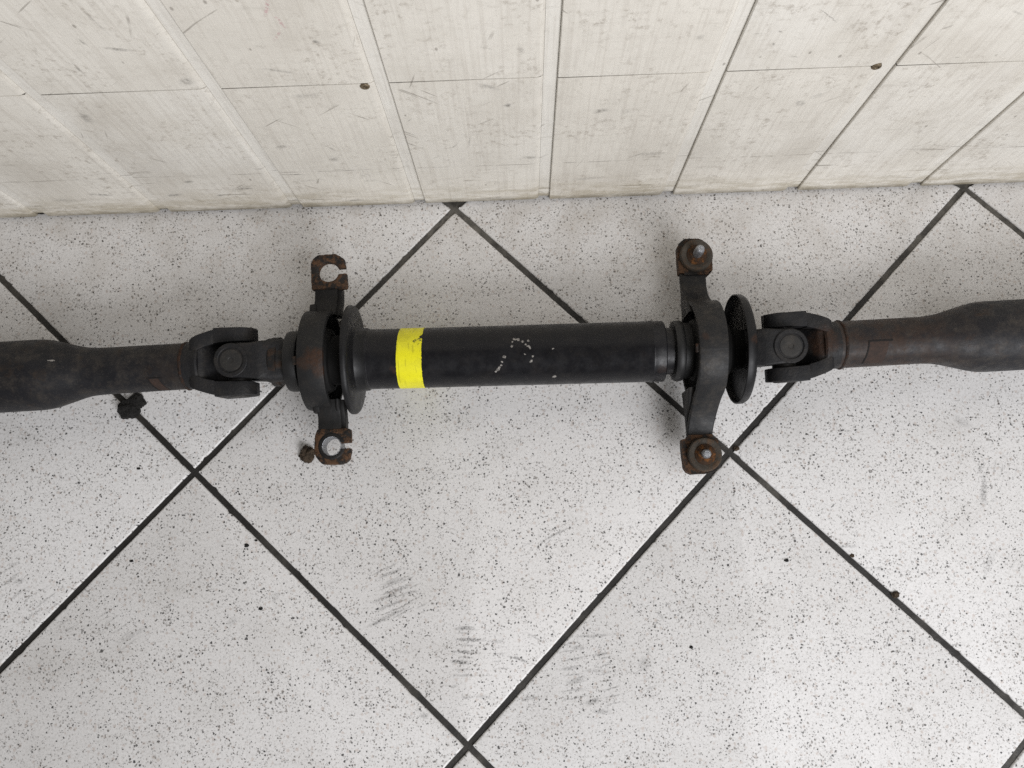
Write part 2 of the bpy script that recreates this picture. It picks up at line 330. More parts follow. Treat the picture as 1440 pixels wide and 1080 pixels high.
    return m.out(base, m.ramp(m.noise(P, 50, 3), .3, .7, .42, .62), .35)


def metal_material(name, base=(.012, .0118, .0135), rust=(.075, .034, .017), amount=.35, rust_scale=60, dust=.25,
                   rough=(.42, .62), patches=(), bump=.25, flecks=None, blend=None, spec=.28):
    m = NT(name)
    P = m.pos()
    dust *= .55
    base = tuple(v * .62 for v in base)
    rust = tuple(v * .62 for v in rust)
    c = m.mix(m.noise(P, 40, 4, .6), base, tuple(v * 1.8 for v in base))
    dn = m.ramp(m.noise(P, 85, 6, .75), .42, .78, 0, dust)
    c = m.mix(dn, c, (.105, .086, .066))
    dn2 = m.ramp(m.noise(P, 700, 2, .6), .58, .72, 0, dust * .4)
    c = m.mix(dn2, c, (.12, .11, .095))
    rn = m.noise(P, rust_scale, 6, .72)
    lim = .78 - amount * .5
    rmask = m.ramp(rn, lim, lim + .14)
    rsel = m.math('MULTIPLY', rmask, min(1.0, .25 + amount))
    for (loc, rad, s) in patches:
        d = m.vmath('DISTANCE', P, loc)
        d = m.math('ADD', d, m.math('MULTIPLY', m.math('SUBTRACT', m.noise(P, 130, 4, .7), .5), rad * 1.3))
        rsel = m.math('MAXIMUM', rsel, m.math('MULTIPLY', m.ramp(d, rad, rad * .45), m.ramp(m.noise(P, 420, 3, .7), .3, .6, .45 * s, s)))
    if blend is not None:   # extra rust between two places along the shaft
        x = m.sep(P)[0]
        b = m.math('MULTIPLY', m.ramp(x, blend[0], blend[1]), m.ramp(x, blend[3], blend[2]))
        rsel = m.math('MAXIMUM', rsel, m.math('MULTIPLY', b, m.ramp(m.noise(P, 75, 5, .7), .30, .68, .06, blend[4])))
    rc = m.mix(m.noise(P, 300, 4, .7), tuple(v * .45 for v in rust), tuple(v * 1.6 for v in rust))
    c = m.mix(rsel, c, rc)
    if flecks:
        fl = m.dots(*flecks)
        fl = m.math('MULTIPLY', fl, m.ramp(m.noise(P, 900, 2, .7), .30, .52))
        c = m.mix(fl, c, (.33, .31, .285))
    r = m.ramp(m.noise(P, 120, 4, .65), .3, .7, rough[0], rough[1])
    r = m.math('MAXIMUM', r, m.math('MULTIPLY', rsel, .85))
    m.bump(m.math('ADD', m.noise(P, 420, 4, .7), m.math('MULTIPLY', rsel, m.noise(P, 900, 3, .7))), bump, .0008)
    return m.out(c, r, spec)


def simple_material(name, c0, c1, scale, rough, bump=.4, metal=0.0, dist=.001, spec=.4):
    m = NT(name)
    P = m.pos()
    m.bump(m.noise(P, scale * 3, 4, .7), bump, dist)
    return m.out(m.mix(m.ramp(m.noise(P, scale, 5, .7), .3, .7), c0, c1), rough, spec, metal)


def tape_material():
    m = NT('yellow_tape')
    P = m.pos()
    xyz = m.sep(P)
    c = m.mix(m.noise(P, 60, 4, .6), (.78, .72, .008), (.88, .83, .02))
    spots = m.ramp(m.noise(P, 520, 4, .75), .60, .70)
    right = m.ramp(xyz[0], -.045, -.024, .25, 1.0)
    c = m.mix(m.math('MULTIPLY', spots, m.math('MULTIPLY', right, .8)), c, (.05, .045, .01))
    c = m.mix(m.ramp(m.noise(P, 70, 5, .7), .42, .72, 0, .34), c, (.42, .37, .03))
    lines = m.ramp(m.noise(m.mapping(P, scale=(1, .12, .12)), 600, 2), .60, .68, 0, .4)
    c = m.mix(lines, c, (.30, .27, .01))
    sc = m.dots([(-.0262, -.1395, .0690), (-.0290, -.1400, .0690), (-.0305, -.1412, .0692), (-.0270, -.1440, .070), (-.0253, -.1380, .0678)], .0012, .0026)
    c = m.mix(m.math('MULTIPLY', sc, m.ramp(m.noise(P, 700, 3, .7), .42, .5)), c, (.02, .02, .015))
    m.bump(m.noise(P, 300, 3), .15, .0004)
    return m.out(c, .38, .45)


FLECKS = [(.0491, -.1486, .0711), (.0499, -.1451, .0705), (.0515, -.1427, .0697), (.0530, -.1424, .0696), (.0579, -.1448, .0704),
          (.0602, -.1475, .0710), (.0616, -.1491, .0712), (.0634, -.1500, .0713), (.0641, -.1515, .0713), (.0629, -.1446, .0703),
          (.0593, -.1554, .0710), (.0637, -.1618, .0691), (.0645, -.1611, .0694), (.0427, -.1571, .0707), (.0407, -.1609, .0695),
          (.0396, -.1635, .0683), (.0381, -.1651, .0673), (.0372, -.1668, .0662), (.0353, -.1683, .0649), (.0825, -.1522, .0713),
          (.0829, -.1729, .0594), (.0657, -.1575, .0706), (.0545, -.1432, .0699), (.0625, -.1489, .0712)]
PINK = [(-.083, .300, 1.2, .012, .0015, .5), (-.079, .285, 1.9, .010, .0015, .45), (-.085, .272, 1.0, .008, .0012, .4)]

MAT = {}
MAT['grout'] = grout_material()
MAT['board'] = board_material([])
MAT['strip'] = board_material([], True)
MAT['tube_mid'] = metal_material('black_tube_paint', (.0085, .0085, .0105), amount=.14, dust=.15, rough=(.26, .46), bump=.12,
                                 flecks=(FLECKS, .0008, .0017), patches=[((-.0465, -.165, .0675), .004, .5), ((-.0500, -.163, .0690), .003, .4), ((.171, -.17, .062), .006, .25)])
MAT['tube_left'] = metal_material('worn_black_tube', (.012, .012, .0145), amount=.44, dust=.72, rust_scale=45, rust=(.05, .034, .024), rough=(.45, .62),
                                  blend=(-.262, -.225, -.222, -.205, .5), flecks=([(-.3300 + .0009 * k, -.1455, .0717 - .00024 * k) for k in range(6)], .0006, .0009))
MAT['tube_right'] = metal_material('rusty_black_tube', (.0125, .0125, .0155), amount=.46, dust=.78, rust_scale=45, rough=(.42, .6),
                                   blend=(.300, .325, .375, .440, .75), rust=(.062, .034, .021))
MAT['yoke'] = metal_material('forged_yoke_steel', (.0125, .0125, .014), amount=.30, dust=.36, rough=(.45, .65), bump=.6,
                             patches=[((.305, -.153, .060), .016, .7)])
MAT['cap'] = metal_material('bearing_cap_steel', (.028, .027, .026), amount=.3, dust=.5, rough=(.4, .6), rust=(.06, .04, .026))
MAT['collar'] = metal_material('rusty_collar_steel', (.013, .0125, .0125), amount=.62, rust_scale=70, dust=.28, rust=(.055, .03, .018))
MAT['weld'] = metal_material('rusty_weld', (.016, .011, .009), amount=.7, rust_scale=140, dust=.2, bump=.8, rust=(.060, .028, .015))
MAT['ring_left'] = metal_material('bracket_ring_paint', (.0145, .0145, .0150), amount=.20, dust=.26, rough=(.48, .66), bump=.3,
                                  patches=[((-.108, -.156, .0885), .0115, .85), ((-.116, -.160, .088), .008, .5), ((-.104, -.166, .086), .008, .7)])
MAT['ring_right'] = metal_material('bracket_casting_paint', (.0145, .0145, .0155), amount=.14, dust=.62, rough=(.42, .6), bump=.3,
                                   patches=[((.203, -.150, .0885), .004, .4)])
MAT['ear'] = metal_material('rusted_bracket_ear', (.014, .012, .011), amount=.70, rust_scale=120, dust=.2, rust=(.15, .078, .040), bump=.9, rough=(.6, .8))
MAT['arm'] = metal_material('bracket_arm_paint', (.011, .0105, .0105), amount=.34, dust=.2, rough=(.5, .7), bump=.4)
MAT['bush'] = metal_material('rusted_bush_washer', (.05, .042, .033), amount=.6, rust_scale=130, dust=.6, rust=(.135, .078, .042), bump=.6, rough=(.5, .7))
MAT['rust'] = metal_material('bright_rust', (.045, .024, .013), amount=.62, rust_scale=260, dust=.2, rust=(.26, .105, .03), bump=1.0, rough=(.7, .9))
MAT['rubber'] = simple_material('black_rubber', (.006, .006, .006), (.012, .0115, .011), 90, .75, .3, spec=.25)
MAT['disc'] = metal_material('black_dust_shield', (.0085, .0085, .0095), amount=.08, dust=.02, rough=(.36, .5), bump=.1,
                             patches=[((.241, -.155, .091), .005, .5)])
MAT['plastic'] = simple_material('black_plastic', (.009, .009, .010), (.016, .0155, .015), 60, .5, .2)
MAT['stud'] = simple_material('bare_stud_steel', (.20, .205, .22), (.46, .47, .49), 500, .42, .6, .8)
MAT['label'] = simple_material('rusty_label_remnant', (.022, .013, .010), (.046, .025, .017), 220, .75, .5)
MAT['label_edge'] = simple_material('dark_label_edge', (.004, .003, .003), (.010, .007, .006), 300, .8, .4)
MAT['tape'] = tape_material()
MAT['gunk'] = simple_material('black_greasy_dirt', (.006, .0058, .0055), (.022, .020, .018), 350, .7, 1.0, dist=.002)
MAT['mud'] = simple_material('brown_dry_dirt', (.030, .021, .013), (.095, .066, .042), 260, .9, 1.0, dist=.002)
MAT['screw'] = simple_material('dull_brass_screw', (.09, .065, .038), (.30, .24, .16), 500, .45, .5, .5)
MAT['seam'] = simple_material('seam_gap_shade', (.05, .043, .035), (.13, .115, .095), 200, .9)  # dark colour stands in for the shade inside the open seam
MAT['backing'] = simple_material('wall_backing', (.05, .045, .04), (.09, .08, .07), 30, .9)

# ------------------------------------------------------------------ mesh helpers
MM = .001


def finish(name, bm, mat, parent=None, smooth=35, bevel=0.0, origin=None, keep=False):
    """one bmesh in world coordinates -> one object with its origin in its own middle"""
    if not keep:
        bmesh.ops.recalc_face_normals(bm, faces=bm.faces[:])
    co = [v.co for v in bm.verts]
    if origin is None:
        lo = Vector([min(c[i] for c in co) for i in range(3)])
        hi = Vector([max(c[i] for c in co) for i in range(3)])
        origin = (lo + hi) / 2
    origin = Vector(origin)
    bmesh.ops.translate(bm, verts=bm.verts[:], vec=-origin)
    me = bpy.data.meshes.new(name)
    bm.to_mesh(me)
    bm.free()
    if smooth:
        for p in me.polygons:
            p.use_smooth = True
        me.set_sharp_from_angle(angle=math.radians(smooth))
    me.materials.append(MAT[mat])
    o = bpy.data.objects.new(name, me)
    COL.objects.link(o)
    if bevel:
        b = o.modifiers.new('bevel', 'BEVEL')
        b.width = bevel
        b.segments = 2
        b.limit_method = 'ANGLE'
        b.angle_limit = math.radians(40)
    if parent is not None:
        o.parent = parent
        par = Vector((0, 0, 0))
        q = parent
        while q is not None:
            par += q.location
            q = q.parent
        o.location = origin - par
    else:
        o.location = origin
    return o


def tag(o, label, cat, group=None):
    o['label'] = label
    o['category'] = cat
    if group:
        o['group'] = group
    return o


def lathe(bm, prof, seg=96, axis='X', mat=None, closed=False):
    """profile [(along, radius)] turned round an axis; ends are capped when their radius is > 0 and the profile is open"""
    rings = []
    for a, r in prof:
        ring = []
        for k in range(seg):
            t = 2 * math.pi * k / seg
            c, s = r * math.cos(t), r * math.sin(t)
            p = {'X': (a, c, s), 'Y': (c, a, s), 'Z': (c, s, a)}[axis]
            p = Vector(p)
            ring.append(bm.verts.new(mat @ p if mat else p))
        rings.append(ring)
    n = len(rings)
    for i in range(n if closed else n - 1):
        A, B = rings[i], rings[(i + 1) % n]
        for k in range(seg):
            bm.faces.new((A[k], A[(k + 1) % seg], B[(k + 1) % seg], B[k]))
    if not closed:
        bm.faces.new(rings[0])
        bm.faces.new(rings[-1])


def loft(bm, sections, mat=None):
    rows = [[bm.verts.new(mat @ Vector(p) if mat else Vector(p)) for p in s] for s in sections]
    n = len(rows[0])
    for A, B in zip(rows, rows[1:]):
        for k in range(n):
            bm.faces.new((A[k], A[(k + 1) % n], B[(k + 1) % n], B[k]))
    bm.faces.new(rows[0])
    bm.faces.new(rows[-1])


def rrect(a0, a1, b0, b1, r, n=4):
    """rounded rectangle outline in two coordinates"""
    r = max(1e-5, min(r, (a1 - a0) / 2 * .98, (b1 - b0) / 2 * .98))
    pts = []
    for cx, cy, t0 in ((a1 - r, b1 - r, 0), (a0 + r, b1 - r, 90), (a0 + r, b0 + r, 180), (a1 - r, b0 + r, 270)):
        for k in range(n + 1):
            t = math.radians(t0 + 90 * k / n)
            pts.append((cx + r * math.cos(t), cy + r * math.sin(t)))
    return pts


def box(bm, x0, x1, y0, y1, z0, z1, mat=None):
    v = [Vector((x, y, z)) for x in (x0, x1) for y in (y0, y1) for z in (z0, z1)]
    v = [bm.verts.new(mat @ c if mat else c) for c in v]
    for f in ((0, 1, 3, 2), (4, 6, 7, 5), (0, 4, 5, 1), (2, 3, 7, 6), (0, 2, 6, 4), (1, 5, 7, 3)):
        bm.faces.new([v[i] for i in f])


def prism(bm, outline, z0, z1, mat=None):
    A = [bm.verts.new(mat @ Vector((x, y, z0)) if mat else Vector((x, y, z0))) for x, y in outline]
    B = [bm.verts.new(mat @ Vector((x, y, z1)) if mat else Vector((x, y, z1))) for x, y in outline]
    n = len(A)
    for k in range(n):
        bm.faces.new((A[k], A[(k + 1) % n], B[(k + 1) % n], B[k]))
    f0, f1 = bm.faces.new(A), bm.faces.new(B)
    bmesh.ops.triangulate(bm, faces=[f0, f1], ngon_method='EAR_CLIP')


# ------------------------------------------------------------------ floor
S = .333
H = S / math.sqrt(2)
WALL_SLOPE = -.0062


def wall_y(x):
    return .0052 + WALL_SLOPE * x


bm = bmesh.new()
box(bm, -1.30, 1.40, -1.50, .06, -.030, -.0017)
floor = finish('floor', bm, 'grout', smooth=0, origin=(0, -.5, 0))
floor['kind'] = 'structure'
floor['label'] = 'white speckled square tile floor laid diagonally with dark grout joints'


def make_tile(cx, cy, seed):
    """square tile standing on its corner, cut off where the wall stands; edges slightly chipped"""
    g = .0052 / 2
    hs = S / 2 - g
    rnd = random.Random(seed)
    d = hs * math.sqrt(2)
    poly = [(cx + d, cy), (cx, cy + d), (cx - d, cy), (cx, cy - d)]
    # cut at the wall
    out = []
    lim = .012
    for (x0, y0), (x1, y1) in zip(poly, poly[1:] + poly[:1]):
        i0, i1 = y0 <= lim, y1 <= lim
        if i0:
            out.append((x0, y0))
        if i0 != i1:
            t = (lim - y0) / (y1 - y0)
            out.append((x0 + t * (x1 - x0), lim))
    if len(out) < 3:
        return None
    pts, nrm = [], []
    n = len(out)
    mx = sum(p[0] for p in out) / n
    my = sum(p[1] for p in out) / n
    for (x0, y0), (x1, y1) in zip(out, out[1:] + out[:1]):
        L = math.hypot(x1 - x0, y1 - y0)
        if L < .004:
            continue
        k = max(2, int(L / .003))
        ux, uy = (x1 - x0) / L, (y1 - y0) / L
        nx, ny = uy, -ux      # outward for a counter-clockwise outline
        chips = [(rnd.random() * L, rnd.uniform(.0012, .003), rnd.uniform(.0005, .0014)) for _ in range(4)]
        for j in range(k):
            s = L * j / k
            off = .00022 * noise.noise(Vector((s * 60, seed * 3.1, nx * 5))) + .00016 * noise.noise(Vector((s * 400, seed * 1.7, ny * 5)))
            for c, w, dep in chips:
                if abs(s - c) < w:
                    off -= dep * (1 - abs(s - c) / w)
            pts.append((x0 + ux * s + nx * off, y0 + uy * s + ny * off))
            nrm.append((nx, ny))
    bm = bmesh.new()
    dz = rnd.uniform(-.0002, .0002)
    rings = []
    for inset, z in ((0, -.0029), (0, -.0011), (.00025, -.0006), (.0008, -.00018), (.0016, 0)):
        rings.append([bm.verts.new((x - nx * inset, y - ny * inset, z + dz)) for (x, y), (nx, ny) in zip(pts, nrm)])
    m = len(pts)
    for A, B in zip(rings, rings[1:]):
        for k in range(m):
            bm.faces.new((A[k], A[(k + 1) % m], B[(k + 1) % m], B[k]))
    bm.faces.new(rings[-1])
    marks = [q for q in FLOOR_STREAKS if abs(q[0] - cx) + abs(q[1] - cy) < d + .012]
    key = 'tile' + (str(seed) if marks else '')
    if key not in MAT:
        MAT[key] = tile_material(marks)
    return finish('tile', bm, key, floor, smooth=30, origin=(cx, min(cy, -.05), 0))


for i in range(-4, 6):
    for j in range(-6, 4):
        cx, cy = (i + j + 1) * H, (j - i) * H
        if -1.15 < cx < 1.28 and -1.28 < cy < .01 + H * .9:
            make_tile(cx, cy, (i + 10) * 31 + j)

# ------------------------------------------------------------------ wall of upright boards
wall = bpy.data.objects.new('wall', None)
COL.objects.link(wall)
wall.location = (.05, wall_y(.05), 0)
wall['kind'] = 'structure'
wall['label'] = 'off-white painted wall of upright grooved boards with scuffs and grime'
TOP = .62
bm = bmesh.new()
for x0, x1 in ((-.95, .99),):
    v = [(x0, wall_y(x0) + .0125), (x1, wall_y(x1) + .0125), (x1, wall_y(x1) + .04), (x0, wall_y(x0) + .04)]
    prism(bm, v, .0005, TOP)
finish('backing', bm, 'backing', wall, smooth=0)
EDGES = [-.3785 - .1145 * k for k in range(4, 0, -1)] + [-.3785, -.2637, -.1405, -.0265, .0880, .2020, .3165, .4290] + [.4290 + .1145 * k for k in range(1, 5)]
rb = random.Random(3)
BOARDS = []
for k in range(len(EDGES) - 1):
    xa, xb = EDGES[k], EDGES[k + 1]      # left sharp edge .. left edge of the next board
    gap = .0098
    xr = xb - gap
    y0 = wall_y((xa + xb) / 2)
    seam = .2128 + rb.uniform(-.0006, .0006) - .004 * xa
    sg = (.0006, .0008, .0010)[rb.randrange(3)]
    foot = rb.uniform(.0012, .0022)
    for z0, z1 in ((foot, seam - sg / 2), (seam + sg / 2, TOP - .002)):
        bm = bmesh.new()
        secs = []
        c = .0007
        for z, ins in ((z0, c), (z0 + c, 0), (z1 - .0001, 0), (z1, .0001)):
            pts = [(xa + ins, y0 + .012), (xa + ins, y0 + .0006 + ins), (xa + .0006 + ins, y0 + ins),
                   (xr - .0046, y0 + ins), (xr - .0024, y0 + .0004 + ins), (xr - ins, y0 + .0018), (xr - ins, y0 + .012)]
            secs.append([(x, y + WALL_SLOPE * (x - (xa + xb) / 2), z) for x, y in pts])
        loft(bm, secs)
        marks = [q for q in WALL_STREAKS if xa - .01 < q[0] < xb + .01 and z0 - .01 < q[1] < z1 + .01]
        if marks:
            MAT['marked_board'] = board_material(marks)
        o = finish('board', bm, 'marked_board' if marks else 'board', wall, smooth=30)
        BOARDS.append((xa, xb, z0, z1, o))
    bm = bmesh.new()
    box(bm, xa + .0003, xr - .0003 - .010 * rb.random(), y0 + .0007, y0 + .0115, seam - sg / 2 - .0001, seam + sg / 2 + .0001)  # dark filler strip painted as the gap's shade, hides the pale board edges
    finish('seam_line', bm, 'seam', wall, smooth=0)
    bm = bmesh.new()
    secs = []
    for z in (.0052 + rb.uniform(-.0006, .001), TOP - .003):
        pts = [(xr + .0002, y0 + .0118), (xr + .0002, y0 + .0021), (xb - .0002, y0 + .0021), (xb - .0002, y0 + .0118)]
        secs.append([(x, y + WALL_SLOPE * (x - (xa + xb) / 2), z) for x, y in pts])
    loft(bm, secs)
    finish('groove_strip', bm, 'strip', wall, smooth=0)


def wall_screw(x, z):
    host = min((b for b in BOARDS if b[0] < x < b[1]), key=lambda b: abs(b[3] - z))[4]
    y = wall_y(x)
    bm = bmesh.new()
    T = Matrix.Translation((x, y, z))
    lathe(bm, [(.002, .0034), (-.0004, .0034), (-.0009, .0030), (-.0010, .0016), (-.0004, .0012), (.0, .0004)], 24, 'Y', T)
    box(bm, -.0026, .0026, -.00115, -.0007, -.0003, .0003, T @ Matrix.Rotation(.6, 4, 'Y'))
    finish('screw', bm, 'screw', host, smooth=30)


wall_screw(-.0432, .2107)
wall_screw(.3030, .2123)

# ------------------------------------------------------------------ drive shaft
AX = .046                                   # height of the shaft axis: the dust shields stand on the floor
JL = Vector((-.1815, -.1484, AX))           # left and right cross joints
JR = Vector((.2755, -.1535, AX))
shaft = bpy.data.objects.new('drive_shaft', None)
COL.objects.link(shaft)
shaft.location = (.05, -.151, 0)
tag(shaft, 'long black steel car drive shaft with two cross joints and two bearing brackets on tiles', 'drive shaft')

YAW_M = math.atan2(JR.y - JL.y, JR.x - JL.x)
MID = Matrix.Translation((0, JL.y + (0 - JL.x) * math.tan(YAW_M), AX)) @ Matrix.Rotation(YAW_M, 4, 'Z')   # local x = world x
LEFT = Matrix.Translation(JL) @ Matrix.Rotation(.0215, 4, 'Z') @ Matrix.Translation((-JL.x, 0, 0))
RIGHT = Matrix.Translation(JR) @ Matrix.Rotation(.0175, 4, 'Z') @ Matrix.Translation((-JR.x, 0, 0))


def turned(name, prof, mat, parent, frame, seg=96, closed=False, smooth=35):
    bm = bmesh.new()
    lathe(bm, [(a * MM, r * MM) for a, r in prof], seg, 'X', frame, closed)
    return finish(name, bm, mat, parent, smooth)


# --- tubes
light_tube = turned('stepped_tube', [(-640, 24), (-640, 30), (-351, 30.0), (-345, 29.7), (-338, 28.7), (-315, 22.2), (-308, 20.7), (-301, 20.1),
                     (-290, 19.8), (-229, 19.6), (-222, 19.7)], 'tube_left', shaft, LEFT)
rusty_tube = turned('stepped_tube', [(314, 19.8), (320, 19.7), (390, 19.6), (399, 20.3), (406, 21.6), (428, 27.6), (436, 29.2), (444, 29.6), (740, 29.6), (740, 24)],
       'tube_right', shaft, RIGHT)
mid_tube = turned('plain_tube', [(-74, 18), (-74, 24.9), (-73.4, 25.6), (-71, 25.7), (-70.3, 25.2), (-60, 25.2), (163, 25.5), (164.2, 26.1), (165.6, 26.1), (166.6, 25.5),
                                  (174.5, 25.5), (175.3, 24.8), (175.6, 19)], 'tube_mid', shaft, MID, 128)


def weld(x, r, w, frame, parent, seed):
    bm = bmesh.new()
    seg = 120
    w = w * .8
    prof = [(-w, -.5), (-w * .6, .5), (0, .9), (w * .6, .5), (w, -.5)]
    rings = []
    for a, h in prof:
        ring = []
        for k in range(seg):
            t = 2 * math.pi * k / seg
            d = .35 * noise.noise(Vector((math.cos(t) * 9, math.sin(t) * 9, seed + a)))
            rr = (r + h + d) * MM
            ring.append(bm.verts.new(frame @ Vector(((x + a + .5 * noise.noise(Vector((math.cos(t) * 4, math.sin(t) * 4, seed)))) * MM, rr * math.cos(t), rr * math.sin(t)))))
        rings.append(ring)
    for i in range(len(rings)):
        A, B = rings[i], rings[(i + 1) % len(rings)]
        for k in range(seg):
            bm.faces.new((A[k], A[(k + 1) % seg], B[(k + 1) % seg], B[k]))
    return finish('weld_seam', bm, 'weld', parent, 60)


weld(-225.0, 19.8, 2.0, LEFT, shaft, 1.0)
weld(322.2, 20.0, 1.8, RIGHT, shaft, 5.0)

# --- yellow tape with a torn edge
bm = bmesh.new()
seg = 220
R0 = 25.2
inner, outer = [], []
rt = random.Random(11)
for k in range(seg):
    t = 2 * math.pi * k / seg
    skew = 1.2 * math.cos(t * 1.0 + .6)
    xl = -44.6 + skew + .25 * noise.noise(Vector((math.cos(t) * 14, math.sin(t) * 14, 0)))
    xr_ = -24.3 + skew * .6 + .5 * noise.noise(Vector((math.cos(t) * 22, math.sin(t) * 22, 3))) + .35 * noise.noise(Vector((math.cos(t) * 70, math.sin(t) * 70, 9)))
    deg = math.degrees(t) % 360
    if 52 < deg < 64:                       # tear on the side towards the wall
        xr_ -= 2.8 * (1 - abs(deg - 58) / 6)
    row = []
    for x, dr in ((xl, -.05), (xl, .18), (xr_, .18), (xr_, -.05)):
        rr = (R0 + dr + .35 * (x + 60) / 223) * MM
        row.append(bm.verts.new(MID @ Vector((x * MM, rr * math.cos(t), rr * math.sin(t)))))
    outer.append(row)
for k in range(seg):
    A, B = outer[k], outer[(k + 1) % seg]
    for q in range(4):
        bm.faces.new((A[q], A[(q + 1) % 4], B[(q + 1) % 4], B[q]))
tape = finish('tape_band', bm, 'tape', mid_tube, 35)
tape['label'] = 'bright yellow tape band with a torn edge'

# --- label remnants stuck to the side tubes


def label_patch(frame, parent, x0, x1, a0, a1, r, edge_sides, skew=0.0):
    """a0..a1 degrees from straight up towards the camera side"""
    def pt(x, a, rr):
        t = math.radians(a)
        return frame @ Vector((x * MM, -math.sin(t) * rr * MM, math.cos(t) * rr * MM))

    def patch(bm, xa, xb, s0, s1, r0, r1):
        n = 10
        rows = []
        for k in range(n + 1):
            f = s0 + (s1 - s0) * k / n
            a = a0 + (a1 - a0) * f
            dx = skew * f
            rows.append([bm.verts.new(pt(x + dx, a, rr)) for x, rr in ((xa, r0), (xa, r1), (xb, r1), (xb, r0))])
        for A, B in zip(rows, rows[1:]):
            for q in range(4):
                bm.faces.new((A[q], A[(q + 1) % 4], B[(q + 1) % 4], B[q]))
        bm.faces.new(rows[0])
        bm.faces.new(rows[-1])
    bm = bmesh.new()
    patch(bm, x0, x1, 0, 1, r - .3, r + .25)
    lab = finish('label', bm, 'label', parent, 35)
    bm = bmesh.new()
    if 'left' in edge_sides:
        patch(bm, x0 - 1.1, x0 + .05, 0, 1, r - .3, r + .42)
    if 'top' in edge_sides:
        patch(bm, x0 - 1.1, x1 + 3, -.05, .01, r - .3, r + .44)
    finish('label_edge', bm, 'label_edge', lab, 35)


label_patch(RIGHT, rusty_tube, 340.5, 356, 8, 68, 19.65, ('left', 'top'), -3.0)
label_patch(LEFT, light_tube, -252, -244, 38, 86, 19.65, ('left', 'top'), 5.0)
light_tube['label'] = 'black stepped tube with only light rust'
rusty_tube['label'] = 'stepped tube browned by rust along its narrow end'


